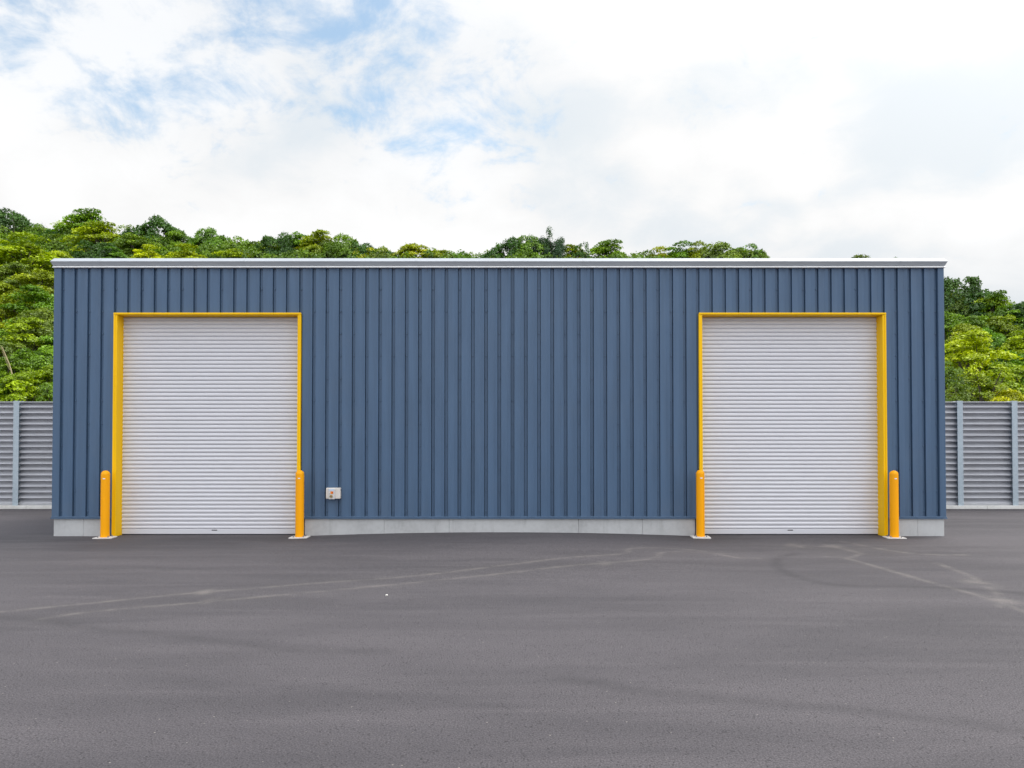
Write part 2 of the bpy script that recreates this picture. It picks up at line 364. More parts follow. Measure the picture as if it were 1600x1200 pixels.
    ('spreading', 'yellow', 23.99, 21.0, 3.53, 2.24, 3.44, 'yellow-green flat-tiered tree right of the blue building, fifth such from the top'),
    ('spreading', 'yellow', 20.7, 16.9, 1.72, 2.13, 3.34, 'yellow-green flat-tiered tree right of the blue building, sixth such from the top'),
    ('round', 'olive', 25.24, 26.9, 6.05, 2.26, 3.93, 'dull olive round-topped tree right of the blue building'),
    ('round', 'green', 23.38, 22.5, 4.19, 2.02, 3.26, 'mid green round-topped tree right of the blue building, first such from the top'),
    ('round', 'green', 21.15, 16.4, 1.5, 1.57, 2.93, 'mid green round-topped tree right of the blue building, second such from the top'),
    ('spreading', 'bright', 20.54, 19.2, 2.73, 2.87, 3.9, 'bright yellow flat-tiered tree right of the blue building, first such from the top'),
    ('spreading', 'bright', 19.29, 15.0, 0.89, 1.75, 3.05, 'bright yellow flat-tiered tree right of the blue building, second such from the top'),
    ('loose', 'olive', 18.54, 17.3, 1.9, 2.16, 3.37, 'dull olive thin airy tree right of the blue building, first such from the top'),
    ('loose', 'olive', 17.84, 15.5, 1.11, 1.78, 3.09, 'dull olive thin airy tree right of the blue building, second such from the top'),
    ('loose', 'yellow', 19.06, 16.2, 1.41, 2.5, 3.63, 'yellow-green thin airy tree right of the blue building'),
]
DUST_A = [(-5.35, -6.24), (-4.56, -5.76), (-3.61, -5.19), (-2.40, -4.63), (-1.26, -4.14), (0.00, -3.27), (0.87, -2.69), (1.75, -2.31), (1.99, -1.75), (2.92, -1.82), (3.42, -2.56), (3.75, -2.63)]
DUST_B = [(-4.68, -6.51), (-4.33, -6.18), (-3.35, -5.71), (-2.27, -5.15), (-1.21, -4.59), (0.00, -3.90), (0.63, -3.49), (1.30, -3.16), (2.12, -2.75), (2.44, -2.10), (3.54, -2.17)]
DUST_C = [(4.82, -1.22), (5.37, -1.45), (5.52, -2.10), (5.14, -2.56), (4.82, -2.50)]
DUST_D = [(5.05, -2.44), (5.17, -3.49), (5.25, -4.46), (5.33, -5.07), (5.36, -5.61), (5.33, -6.18), (5.29, -7.08)]
DUST_E = [(5.86, -0.73), (6.15, -1.82), (6.49, -2.24), (7.11, -2.31)]
DUST_F = [(6.20, -3.11), (6.02, -4.14), (5.85, -4.67), (5.53, -5.54), (5.20, -5.97)]
BLOBS = [(5.83, -4.67), (5.46, -5.64), (1.32, -3.16), (-3.35, -5.64), (-3.61, -5.19), (5.44, -1.30), (4.84, -1.30)]
TYRE_A = [(4.51, -2.17), (4.11, -2.56), (3.84, -3.11), (3.72, -3.65), (3.73, -4.19), (3.86, -4.59), (4.12, -4.80), (5.06, -4.88), (5.96, -5.26), (6.49, -5.54)]
TYRE_B = [(-6.11, -6.03), (-5.13, -6.46), (-4.66, -6.54), (-3.92, -6.89), (-3.15, -7.13), (-2.33, -7.45), (-1.90, -7.61), (-1.07, -7.66)]
TYRE_C = [(0.38, -8.37), (0.91, -8.62), (1.45, -8.81), (2.11, -9.00), (2.65, -9.17), (3.11, -9.38), (3.66, -9.64)]
SEAM = [(-10.37, -1.89), (-8.29, -1.89), (-4.41, -1.75), (0.00, -1.14)]

# ------------------------------------------------------------------ ground: one asphalt sheet to the horizon
def plines(P, lines):
    """distance from each point of P to the nearest of the polylines"""
    best = np.full(len(P), 1e9)
    for L in lines:
        L = np.array(L)
        # smooth the polyline (Catmull-Rom)
        Q = []
        E = np.vstack([2*L[0]-L[1], L, 2*L[-1]-L[-2]])
        for i in range(1, len(E)-2):
            for t in np.linspace(0, 1, 5)[:-1]:
                a, b, c, d = E[i-1], E[i], E[i+1], E[i+2]
                Q.append(0.5*((2*b)+(c-a)*t+(2*a-5*b+4*c-d)*t*t+(3*b-a-3*c+d)*t**3))
        Q.append(L[-1])
        for a, b in zip(Q, Q[1:]):
            ab = b-a; t = np.clip(((P-a)@ab)/(ab@ab+1e-9), 0, 1)
            best = np.minimum(best, np.linalg.norm(P-(a+t[:, None]*ab), axis=1))
    return best

def sstep(x, a, b):
    t = np.clip((x-a)/(b-a), 0, 1); return t*t*(3-2*t)

def ground_z(x, y):
    b = np.clip(1-((x+0.25)/3.75)**2, 0, 1)
    return 0.074*b*np.exp(-(y/2.4)**2)

DUST = [DUST_A, DUST_B]
DUST_THIN = [DUST_C, DUST_D, DUST_E, DUST_F]
gx = np.concatenate([[-900, -400, -200, -110, -70, -50, -38, -30, -24, -20, -17, -15.5], np.arange(-14, 14.01, 0.05), [15.5, 17, 20, 24, 30, 38, 50, 70, 110, 200, 400, 900]])
gy = np.concatenate([[-900, -400, -200, -100, -60, -40, -28, -20, -16, -13, -11.5], np.arange(-10.5, 0.6, 0.05), np.arange(0.8, 8, 0.5), [9, 12, 16, 25, 45, 90, 200, 400, 900]])
XX, YY = np.meshgrid(gx, gy)
P2 = np.column_stack([XX.ravel(), YY.ravel()])
ZZ = ground_z(P2[:, 0], P2[:, 1])
nx, ny = len(gx), len(gy)
idx = np.arange(nx*ny).reshape(ny, nx)
F = np.stack([idx[:-1, :-1], idx[:-1, 1:], idx[1:, 1:], idx[1:, :-1]], -1).reshape(-1, 4)

def mesh_np(name, V, F, mat, smooth=False, attrs=None):
    me = bpy.data.meshes.new(name)
    V = np.asarray(V, dtype=np.float32); F = np.asarray(F, dtype=np.int32); k = F.shape[1]
    me.vertices.add(len(V)); me.vertices.foreach_set('co', V.ravel())
    me.loops.add(F.size); me.loops.foreach_set('vertex_index', F.ravel())
    me.polygons.add(len(F)); me.polygons.foreach_set('loop_start', np.arange(0, F.size, k, dtype=np.int32))
    me.update(calc_edges=True)
    for an, dom, vals in attrs or []:
        a = me.attributes.new(an, 'FLOAT', dom); a.data.foreach_set('value', np.asarray(vals, dtype=np.float32))
    me.polygons.foreach_set('use_smooth', [smooth]*len(F))
    me.materials.append(mat)
    return me

fine = (np.abs(P2[:, 0]) < 14.5) & (P2[:, 1] > -11) & (P2[:, 1] < 1)
dust = np.zeros(len(P2)); rub = np.zeros(len(P2))
Pf = P2[fine]
d1 = np.exp(-(plines(Pf, DUST)/0.048)**2)*0.85 + 0.12*np.exp(-(plines(Pf, DUST)/0.30)**2)
d2 = np.exp(-(plines(Pf, DUST_THIN)/0.055)**2)*1.0
for (bx, by), br in zip(BLOBS, (0.16, 0.15, 0.10, 0.10, 0.10, 0.13, 0.16)):
    d2 = np.maximum(d2, 1.3*np.exp(-((Pf[:, 0]-bx)**2+((Pf[:, 1]-by)/1.6)**2)/br**2))
# fine dust lying in front of the right-hand shutter
d3 = 0.30*np.exp(-((Pf[:, 0]-5.6)/1.8)**2-((Pf[:, 1]+1.5)/1.0)**2)
dust[fine] = np.clip(np.maximum(d1, d2)+d3, 0, 1.3)
r1 = np.exp(-(plines(Pf, [TYRE_A])/0.09)**2)*0.95
r2 = np.exp(-(plines(Pf, [TYRE_B, TYRE_C])/0.10)**2)*0.62
r3 = np.exp(-(plines(Pf, [SEAM])/0.035)**2)*0.55
rub[fine] = np.clip(np.maximum(np.maximum(r1, r2), r3), 0, 1)
ground = link(bpy.data.objects.new('ground', mesh_np('ground', np.column_stack([P2, ZZ]), F, M['asphalt'], True, [('dust', 'POINT', dust), ('rubber', 'POINT', rub)])))
tag(ground, 'grey asphalt yard with pale dusty tyre tracks in front of the blue building', kind='structure')

# ------------------------------------------------------------------ the building
WX0, WX1, WD = -8.632, 8.142, 5.0          # left and right corner, depth
Z0, ZTOP = 0.352, 5.05                     # foot and head of the cladding
DOORS = [(-7.490, -3.972), (3.519, 7.033)]
DTOP = 4.192
bld = empty('warehouse', (0, 0, 0), 'dark blue corrugated steel warehouse with two yellow framed grey roller shutters', 'building')

PER, GX0 = 0.2496, -8.476
def clad_profile(u0, u1):
    """(along, inward) points of the rib profile between u0 and u1"""
    pts = []
    k = int(math.floor((u0-GX0)/PER))-1
    while GX0+PER*k < u1+PER:
        c = GX0+PER*k
        pts += [(c-0.0335, 0.0), (c-0.0320, 0.004), (c-0.0317, 0.044), (c-0.0313, 0.085), (c-0.0252, 0.085), (c-0.0247, 0.042),
                (c+0.0247, 0.042), (c+0.0252, 0.085), (c+0.0313, 0.085), (c+0.0317, 0.044), (c+0.0320, 0.004), (c+0.0335, 0.0)]
        n = 14; a, b = c+0.0335, c+PER-0.0335
        for i in range(1, n):
            t = i/n
            y = 0.020*min(1, t/0.58, (1-t)/0.34) + (0.0019 if i % 2 else 0.0)
            pts.append((a+(b-a)*t, y))
        k += 1
    out = []
    for (a, ya), (b, yb) in zip(pts, pts[1:]):
        if b <= u0 or a >= u1: continue
        cuts = sorted({max(a, u0), min(b, u1)} | {e for d in DOORS for e in d if a < e < b and u0 < e < u1})
        for c in cuts:
            p = (c, ya+(yb-ya)*(c-a)/max(b-a, 1e-6))
            if not out or abs(out[-1][0]-p[0]) > 1e-5 or abs(out[-1][1]-p[1]) > 1e-5: out.append(p)
    return out

w = MB()
pr = clad_profile(WX0+0.02, WX1-0.02)
for (a, ya), (b, yb) in zip(pr, pr[1:]):
    mid = (a+b)/2
    z0 = DTOP if any(d0 < mid < d1 for d0, d1 in DOORS) else Z0
    w.quads([(a, ya, z0), (b, yb, z0)], [(a, ya, ZTOP), (b, yb, ZTOP)])
# screw heads along the grooves
rows = [4.66, 4.24, 3.82, 3.40, 2.97, 2.55, 2.12, 1.70, 1.27, 0.85, 0.47]
for k in range(67):
    c = GX0+PER*k
    for r, z in enumerate(rows):
        if r in (0, 2, 4, 6, 8) and k % 3 and (k*7+r) % 4: continue
        if any(d0-0.03 < c < d1+0.03 for d0, d1 in DOORS) and z < DTOP+0.05: continue
        w.box(c-0.013, c+0.013, 0.024, 0.042, z-0.011, z+0.011)
w.build('front_wall', M['navy'], bld)
s = MB()
for X, sg in ((WX0, 1), (WX1, -1)):
    pr = clad_profile(0.02, WD)
    for (a, ya), (b, yb) in zip(pr, pr[1:]):
        s.quads([(X+sg*ya, a, Z0), (X+sg*yb, b, Z0)], [(X+sg*ya, a, ZTOP), (X+sg*yb, b, ZTOP)])
pr = clad_profile(WX0+0.02, WX1-0.02)
for (a, ya), (b, yb) in zip(pr, pr[1:]):
    s.quads([(a, WD-ya, Z0), (b, WD-yb, Z0)], [(a, WD-ya, ZTOP), (b, WD-yb, ZTOP)])
s.build('side_wall', M['navy'], bld)
# corner trims
for X, sg in ((WX0, 1), (WX1, -1)):
    c = MB()
    x0, x1 = sorted((X-sg*0.004, X+sg*(0.130 if sg > 0 else 0.112)))
    c.box(x0, x1, -0.014, 0.088, Z0-0.002, ZTOP, 0.006)
    x0, x1 = sorted((X-sg*0.002, X+sg*0.05))
    c.box(x0, x1, 0.090, 0.18, Z0-0.002, ZTOP, 0.004)
    c.build('corner_trim', M['navy_trim'], bld)
# plinth and drip flashing, in three lengths between the shutters
SPANS = [(WX0, DOORS[0][0]-0.002), (DOORS[0][1]+0.002, DOORS[1][0]-0.002), (DOORS[1][1]+0.002, WX1)]
for i, (a, b) in enumerate(SPANS):
    pl = MB()
    pa, pb = (a+0.022 if i == 0 else a+0.075), (b-0.022 if i == 2 else b-0.075)
    joints = [x for x in (-8.05, -2.4, -1.18, 1.25, 2.45, 7.62) if pa+0.2 < x < pb-0.2]
    e = [pa]+joints+[pb]
    for p, q in zip(e, e[1:]):
        pl.box(p+0.0012, q-0.0012, 0.012, 0.30, -0.30, 0.326, 0.005)
    pl.build('plinth', M['concrete'], bld)
    dr = MB()
    dr.box(a-(0.02 if i == 0 else 0), b+(0.02 if i == 2 else 0), -0.030, 0.05, 0.327, 0.345, 0.004)
    dr.box(a-(0.012 if i == 0 else -0.001), b+(0.012 if i == 2 else -0.001), -0.017, 0.05, 0.346, 0.372, 0.003)
    dr.build('drip_flashing', M['navy_trim'], bld)
sp = MB()
for X, sg in ((WX0, 1), (WX1, -1)):
    x0, x1 = sorted((X+sg*0.022, X+sg*0.3)); sp.box(x0, x1, 0.302, WD-0.02, -0.3, 0.326, 0.004)
sp.box(WX0+0.31, WX1-0.31, WD-0.3, WD-0.02, -0.3, 0.326, 0.004)
sp.build('rear_plinth', M['concrete'], bld)
# trim posts standing beside the frames down to the ground
for d0, d1 in DOORS:
    for a, b in ((d0-0.070, d0-0.004), (d1+0.004, d1+0.070)):
        MB().box(a, b, -0.004, 0.2, 0.0 if abs(a) > 3.9 else 0.012, 0.326, 0.003).build('side_trim', M['navy_trim'], bld)

# eave trim: a nosed profile with mitred corners round the roof edge
def around(bm, prof, off=0.0):
    loops = []
    for o, z in prof:
        o += off
        loops.append([bm.verts.new(p) for p in ((WX0-o*(0.42 if o > 0 else 1), -o, z), (WX1+o*(0.42 if o > 0 else 1), -o, z), (WX1+o*(0.42 if o > 0 else 1), WD+o, z), (WX0-o*(0.42 if o > 0 else 1), WD+o, z))])
    for a, b in zip(loops, loops[1:]):
        for i in range(4):
            bm.faces.new((a[i], a[(i+1) % 4], b[(i+1) % 4], b[i]))
e = MB()
around(e.bm, [(-0.30, 5.247), (-0.02, 5.242), (0.010, 5.234), (0.080, 5.168), (0.085, 5.160), (0.080, 5.153), (0.034, 5.092), (-0.04, 5.092)])
eave = e.build('eave_trim', M['silver'], bld)
fl = MB()
around(fl.bm, [(-0.04, 5.0885), (0.018, 5.0885), (0.024, 5.086), (0.050, 5.060), (0.048, 5.053), (-0.03, 5.053)])
fl.build('eave_flashing', M['white_trim'], bld)
for x in (-7.76, -5.05, -1.80, 1.34, 4.60, 7.30):
    A = [(-0.02, 5.2455), (0.0120, 5.2365), (0.0825, 5.1700), (0.0875, 5.160), (0.0825, 5.1515), (0.0365, 5.0905)]
    j = MB(); j.quads([(x-0.016, -o, z) for o, z in A], [(x+0.016, -o, z) for o, z in A])
    j.build('joint_cover', M['silver'], eave)
MB().box(WX0+0.06, WX1-0.06, 0.06, WD-0.06, 5.06, 5.232).build('roof', M['roof'], bld)

# doorways: yellow frame and roller shutter
SH_Y, PITCH = 0.215, 0.0766
for (d0, d1), gz in zip(DOORS, (0.0, 0.0)):
    fr = MB()
    fr.box(d0+0.001, d1-0.001, -0.032, 0.25, DTOP-0.030, DTOP-0.001, 0.003)
    fr.box(d0-0.006, d1+0.006, -0.042, -0.0325, DTOP-0.024, DTOP+0.010, 0.003)
    frame = fr.build('door_frame', M['yellow'], bld)
    for x0, x1, o0, o1 in ((d0, d0+0.062, d0-0.004, d0+0.026), (d1-0.062, d1, d1-0.026, d1+0.004)):
        jb = MB()
        jb.box(x0, x1, -0.030, 0.25, -0.02, DTOP-0.032, 0.003)
        jb.box(o0, o1, -0.040, -0.0305, -0.02, DTOP-0.026, 0.003)
        for q in range(5):                                 # countersunk fixings
            zz = 0.45+q*0.85
            jb.lathe([(0.007, 0), (0.005, 0.003)], 8, (o0+o1)/2, -0.0405, 'y', zz)
        jb.build('jamb', M['yellow'], frame)
    # slats: convex faces with a dark interlock between
    sh = MB(); x0, x1 = d0+0.0625, d1-0.0625
    zb, zt = 0.115, DTOP-0.031
    prof = []
    z = zt
    arc = [(0.00, 0.008), (0.03, 0.007), (0.06, -0.003), (0.20, -0.0110), (0.36, -0.0160), (0.52, -0.0172), (0.68, -0.0146), (0.82, -0.0092), (0.93, -0.0018), (0.96, 0.007)]
    while z > zb+0.001:
        for t, y in arc:
            zz = z-t*PITCH
            if zz > zb: prof.append((SH_Y+y, zz))
        z -= PITCH
    prof.append((SH_Y+0.005, zb))
    sh.quads([(x0, y, z) for y, z in prof], [(x1, y, z) for y, z in prof])
    shutter = sh.build('roller_shutter', M['shutter'], bld)
    bb = MB(); bb.box(x0+0.002, x1-0.002, SH_Y-0.017, SH_Y+0.02, 0.018, zb-0.002, 0.006)
    bar = bb.build('bottom_bar', M['shutter'], shutter)
    xc = (d0+d1)/2+(0.07 if d0 < 0 else 0.02)
    ls = MB(); ls.box(xc-0.052, xc+0.052, SH_Y-0.021, SH_Y-0.0172, 0.083, 0.101, 0.002)
    ls.build('lock_slot', M['dark'], shutter)
    sl = MB(); sl.box(x0+0.004, x1-0.004, SH_Y-0.010, SH_Y+0.015, -0.02, 0.0175)
    sl.build('rubber_seal', M['dark'], shutter)

# ------------------------------------------------------------------ control box on the wall
bx = empty('control_box', (-3.34, 0, 0.81), 'small ivory control box with orange label on the blue wall', 'control box')
c = MB(); c.box(-0.135, 0.135, -0.085, 0.0005, -0.102, 0.102, 0.012, 3); c.build('housing', M['box_plastic'], bx)
c = MB(); c.box(-0.080, 0.038, -0.118, -0.0855, -0.110, 0.088, 0.010, 3); cov = c.build('cover', M['box_cover'], bx)
c = MB(); c.box(-0.076, 0.030, -0.1205, -0.1183, 0.046, 0.082, 0.001); c.build('display_window', M['window_film'], bx)
c = MB(); c.box(-0.040, 0.012, -0.1215, -0.1183, -0.010, 0.038, 0.001); lb = c.build('warning_label', M['orange_label'], bx)
c = MB(); c.box(-0.012, 0.008, -0.1225, -0.1216, 0.004, 0.030, 0.0); c.build('label_mark', M['red_label'], lb)
c = MB(); c.lathe([(0.030, 0), (0.030, 0.012), (0.026, 0.015), (0.020, 0.010), (0.001, 0.010)], 20, -0.026, -0.1185, 'y', -0.052); kn = c.build('lock', M['brass'], bx)
c = MB(); c.box(-0.050, -0.002, -0.1345, -0.1290, -0.056, -0.050, 0.001); c.build('key_slot', M['dark'], kn)
c = MB(); c.lathe([(0.006, 0), (0.005, 0.003)], 10, -0.060, -0.1185, 'y', -0.008); c.build('indicator', M['dark'], bx)
for z in (0.062, -0.066):
    c = MB(); c.box(0.128, 0.141, -0.060, -0.030, z-0.012, z+0.012, 0.003); c.build('hinge', M['bolt'], bx)

# ------------------------------------------------------------------ bollards
def make_bollard():
    t = empty('bollard', (0, 0, 0), '', 'bollard', 'orange bollards guarding the shutters')
    r = 0.0775
    prof = [(r, 0.0), (r, 0.002), (r, 0.004), (r, 1.10), (r, 1.166)]
    prof += [(r*math.cos(a), 1.170+0.072*math.sin(a)) for a in np.linspace(0.02, 1.50, 9)]
    p = MB(); p.lathe(prof, 36); post = p.build('post', M['orange'], t, smooth=True)
    st = MB()
    n = 6
    A = [(0.0785*math.sin(a), -0.0785*math.cos(a)) for a in np.linspace(-0.20, 0.35, n)]
    st.quads([(x, y, 1.085) for x, y in A], [(x, y, 1.104) for x, y in A])
    st.build('sticker', M['white_trim'], post)
    b = MB(); b.box(-0.165, 0.165, -0.135, 0.135, -0.05, 0.016, 0.006); b.build('base_plate', M['pad'], t)
    for sx, sy in ((-1, -1), (1, -1), (1, 1), (-1, 1)):
        k = MB(); k.lathe([(0.013, 0.016), (0.013, 0.034), (0.006, 0.035), (0.006, 0.048)], 6, sx*0.092, sy*0.085)
        k.build('bolt', M['bolt'], t)
    return t

def copy_tree(o, parent=None):
    c = o.copy(); COL.objects.link(c)
    if parent is not None: c.parent = parent
    for ch in [q for q in COL.objects if q.parent == o]:
        copy_tree(ch, c)
    return c

bol = make_bollard()
for i, (x, y, z, rz, lab) in enumerate([
        (-7.508, -0.235, 0.0, 0.1, 'orange bollard at the left jamb of the left shutter, furthest left'),
        (-3.917, -0.235, 0.006, 0.0, 'orange bollard between the left shutter and the ivory control box'),
        (3.477, -0.235, 0.012, -0.05, 'orange bollard at the left jamb of the right shutter'),
        (7.052, -0.235, 0.0, -0.12, 'orange bollard at the right jamb of the right shutter, furthest right')]):
    o = bol if i == 0 else copy_tree(bol)
    o.location = (x, y, z); o.rotation_euler = (0, 0, rz); o['label'] = lab

# ------------------------------------------------------------------ louvred fence on a pale kerb
FY, FTOP, FP = 5.90, 2.862, 0.1515
def fence(x_posts, x_lo, x_hi, label):
    t = empty('louvred_fence', (x_posts[0], FY, 0), label, 'fence', 'louvred fences beside the building')
    off = Vector((-x_posts[0], -FY, 0))
    edges = [x_lo]+list(x_posts)+[x_hi]
    for a, b in zip(edges, edges[1:]):
        if b-a < 0.3: continue
        p = MB(); prof = []
        z = FTOP-0.03
        while z > 0.16:
            # recess, sloping face, bright lip, underside
            prof += [(0.105, z), (0.103, z-0.026), (0.004, z-0.104), (-0.012, z-0.118), (-0.016, z-0.128), (-0.008, z-0.133), (0.101, z-FP+0.006)]
            z -= FP
        q = [(y, zz) for y, zz in prof if zz > 0.115]
        x0, x1 = a+0.02, b-0.02
        p.quads([(x0, y, zz) for y, zz in q], [(x1, y, zz) for y, zz in q])
        p.box(x0, x1, -0.020, 0.112, FTOP-0.028, FTOP-0.004, 0.003)
        p.box(x0, x1, -0.014, 0.070, 0.088, 0.116, 0.003)
        o = p.build('louvre_panel', M['fence'], t); o.location = off
    for x in x_posts:
        p = MB()
        p.box(x-0.075, x+0.075, -0.085, -0.074, 0.085, FTOP+0.012, 0.002)
        p.box(x-0.075, x+0.075, 0.114, 0.125, 0.085, FTOP+0.012, 0.002)
        p.box(x-0.004, x+0.004, -0.0735, 0.1135, 0.085, FTOP+0.011)
        for zz in np.arange(0.4, 2.8, 0.6):
            p.lathe([(0.010, 0), (0.007, 0.006)], 8, x+0.05, -0.0855, 'y', zz)
        o = p.build('fence_post', M['galv'], t); o.location = off + Vector((0, FY, 0))*0
    for ch in [q for q in COL.objects if q.parent == t]:
        ch.location = (-x_posts[0], 0, 0)
    return t
fence([-17.606, -16.148, -14.690, -13.232, -11.774, -10.316], -18.2, -8.0, 'grey louvred steel fence left of the blue building')
fence([9.043, 10.501, 11.959, 13.417, 14.875, 16.333, 17.791], 7.6, 18.4, 'grey louvred steel fence right of the blue building')
kb = MB()
edges = [-18.6, -16.9, -14.9, -12.9, -10.9, -8.9, -6.9, -4, -1, 2, 5, 8.1, 10.6, 12.62, 14.62, 16.62, 18.6]
for a, b in zip(edges, edges[1:]):
    kb.box(a+0.002, b-0.002, 5.76, 6.06, -0.2, 0.083, 0.008)
tag(kb.build('kerb', M['kerb'], None), 'pale concrete kerb under the louvred fence', kind='structure')

# ------------------------------------------------------------------ hillside
HX = [-90, -70, -47, -30, -9.5, 5, 18, 23, 27, 32, 45, 90]; HZ = [20, 19.5, 18, 15.5, 12.4, 12.0, 11.7, 9.0, 5.2, 2.5, 1.0, 0.8]
def hill_z(x, y):
    a = 0.2+0.44*np.maximum(0, y-13.1); b = np.interp(x, HX, HZ); k = 1.2
    h = np.clip(0.5+0.5*(b-a)/k, 0, 1)
    return b+(a-b)*h-k*h*(1-h)
hx = np.arange(-90, 90.1, 1.0); hy = np.arange(6.6, 120, 1.0)
HXX, HYY = np.meshgrid(hx, hy)
hz = hill_z(HXX, HYY)+0.25*np.sin(HXX*0.9+HYY*0.4)*np.cos(HYY*0.7)*np.clip((HYY-9)/4, 0, 1)
hz = hz*np.clip((HYY-6.6)/3, 0, 1)-0.02*(HYY < 7)
hi = np.arange(hx.size*hy.size).reshape(hy.size, hx.size)
HF = np.stack([hi[:-1, :-1], hi[:-1, 1:], hi[1:, 1:], hi[1:, :-1]], -1).reshape(-1, 4)
hill = link(bpy.data.objects.new('hillside', mesh_np('hillside', np.column_stack([HXX.ravel(), HYY.ravel(), hz.ravel()]), HF, M['soil'], True)))
tag(hill, 'steep wooded hillside behind the blue building', kind='structure')

# ------------------------------------------------------------------ foliage
def leaves(rng, pads, size, slim=0.5, up=0.55, aim=None):
    """pads: rows of (x, y, z, radius, thickness, count, nx, ny, nz) -> leaf quads and their tints"""
    C, NN, S, tint, spray = [], [], [], [], []
    for (x, y, z, r, th, n, ax, ay, az) in pads:
        n = int(n)
        a = rng.uniform(0, 2*np.pi, n); q = np.sqrt(rng.uniform(0, 1, n))
        wob = 1+0.22*np.sin(a*3+rng.uniform(0, 6))+0.14*np.sin(a*5+rng.uniform(0, 6))
        px, py = q*np.cos(a)*wob, q*np.sin(a)*wob
        hgt = th*(1-q*q)
        low = rng.uniform(0, 1, n)
        pz = np.where(low < 0.72, hgt, hgt*rng.uniform(-0.6, 0.9, n)) + rng.normal(0, 0.16, n)*th
        p = np.column_stack([px*r, py*r, pz])
        p += rng.normal(0, 0.05*r, p.shape)
        # tilt the pad to its own axis
        axn = np.array([ax, ay, az]); axn = axn/np.linalg.norm(axn)
        t1 = np.cross(axn, [0.3, 0.9, 0.1]); t1 /= np.linalg.norm(t1); t2 = np.cross(axn, t1)
        C.append(np.array([x, y, z])+p[:, :1]*t1+p[:, 1:2]*t2+p[:, 2:]*axn)
        nl = np.column_stack([px*th/r*1.2, py*th/r*1.2, np.ones(n)])
        nn = nl[:, :1]*t1+nl[:, 1:2]*t2+nl[:, 2:]*axn
        nn = nn*up+rng.normal(0, 0.30, (n, 3))
        NN.append(nn/np.linalg.norm(nn, axis=1)[:, None])
        S.append(size*rng.uniform(0.65, 1.35, n))
        tint.append(rng.uniform(0, 1, n)); spray.append(np.full(n, rng.uniform(0, 1)))
    C, NN, S = np.vstack(C), np.vstack(NN), np.concatenate(S)
    rv = rng.normal(0, 1, C.shape)
    T = np.cross(NN, rv); T /= np.linalg.norm(T, axis=1)[:, None]
    B = np.cross(NN, T)
    L = (S/2)[:, None]; W = (S*slim/2)[:, None]
    V = np.stack([C-T*L, C+B*W-T*L*0.1, C+T*L, C-B*W-T*L*0.1], 1).reshape(-1, 3)
    F = np.arange(len(V)).reshape(-1, 4)
    return V, F, np.concatenate(tint), np.concatenate(spray)

def limb(mb, a, b, r0, r1, rng, n=5):
    a, b = np.array(a), np.array(b)
    pts = [a+(b-a)*t+np.array([0, 0, 0.10*np.sin(t*np.pi)*np.linalg.norm(b-a)])+rng.normal(0, 0.03, 3)*(0 < t < 1) for t in np.linspace(0, 1, 4)]
    mb.tube(pts, [r0+(r1-r0)*t for t in np.linspace(0, 1, 4)], n)

# each variant is about 4 m wide and 4.2 m tall with its foot at the origin
def crown_pads(style, rng):
    pads = []
    if style == 'spreading':
        # lower tiers reach out, upper ones close over; each tier a ring of flat sprays
        lean = rng.normal(0, 0.25, 2)
        for zt, R_, n in ((1.55, 1.70, 9), (2.15, 1.75, 10), (2.75, 1.50, 10), (3.25, 1.15, 8), (3.60, 0.78, 8), (3.84, 0.40, 4)):
            a0 = rng.uniform(0, 6.3)
            for i in range(n):
                a = a0+2*np.pi*i/n+rng.normal(0, 0.25); rr = R_*rng.uniform(0.45, 1.0)
                x, y = rr*np.cos(a)+lean[0]*zt/4, rr*np.sin(a)+lean[1]*zt/4
                z = zt+rng.normal(0, 0.16)-0.12*rr
                r = rng.uniform(0.32, 0.60)
                pads.append((x, y, z, r, r*rng.uniform(0.30, 0.48), 760*r*r+50, x*0.22, y*0.22, 1))
    elif style == 'round':
        for i in range(78):
            u = rng.uniform(-0.25, 1.0); a = rng.uniform(0, 2*np.pi); s = np.sqrt(max(0, 1-u*u))
            f = rng.uniform(0.72, 0.95)*(1+0.10*np.sin(3*a+1.7)+0.06*np.sin(5*u+a*2))
            x, y, z = 1.72*s*np.cos(a)*f, 1.72*s*np.sin(a)*f, 2.25+1.72*u*f
            r = rng.uniform(0.26, 0.46)
            pads.append((x, y, z, r, r*rng.uniform(0.5, 0.8), 800*r*r+40, x*0.55, y*0.55, 0.35+max(0, z-2.0)*0.6))
    elif style == 'loose':
        for i in range(46):
            u = rng.uniform(-0.1, 1.0); a = rng.uniform(0, 2*np.pi); s = np.sqrt(max(0, 1-u*u)); f = rng.uniform(0.45, 1.05)
            x, y, z = 1.8*s*np.cos(a)*f, 1.8*s*np.sin(a)*f, 2.1+1.95*u*f
            r = rng.uniform(0.22, 0.42)
            pads.append((x, y, z, r, r*rng.uniform(0.4, 0.7), 430*r*r+28, x*0.3, y*0.3, 0.8))
    else:  # pine: tufts along rising limbs
        for i in range(20):
            a = rng.uniform(0, 2*np.pi); z0 = 1.0+2.4*i/20; ln = 1.75*(1.12-i/24)*rng.uniform(0.6, 1.1)
            for t in (0.35, 0.55, 0.75, 0.92, 1.08):
                x, y = ln*t*np.cos(a), ln*t*np.sin(a); z = z0+0.55*ln*t*t+rng.normal(0, 0.06)
                r = rng.uniform(0.16, 0.28)
                pads.append((x+rng.normal(0, 0.06), y+rng.normal(0, 0.06), z, r, r*1.3, 85, x*0.4, y*0.4, 0.9))
        for z in (3.5, 3.8, 4.0): pads.append((rng.normal(0.15, 0.1), 0, z, 0.2, 0.3, 60, 0, 0, 1))
    return pads

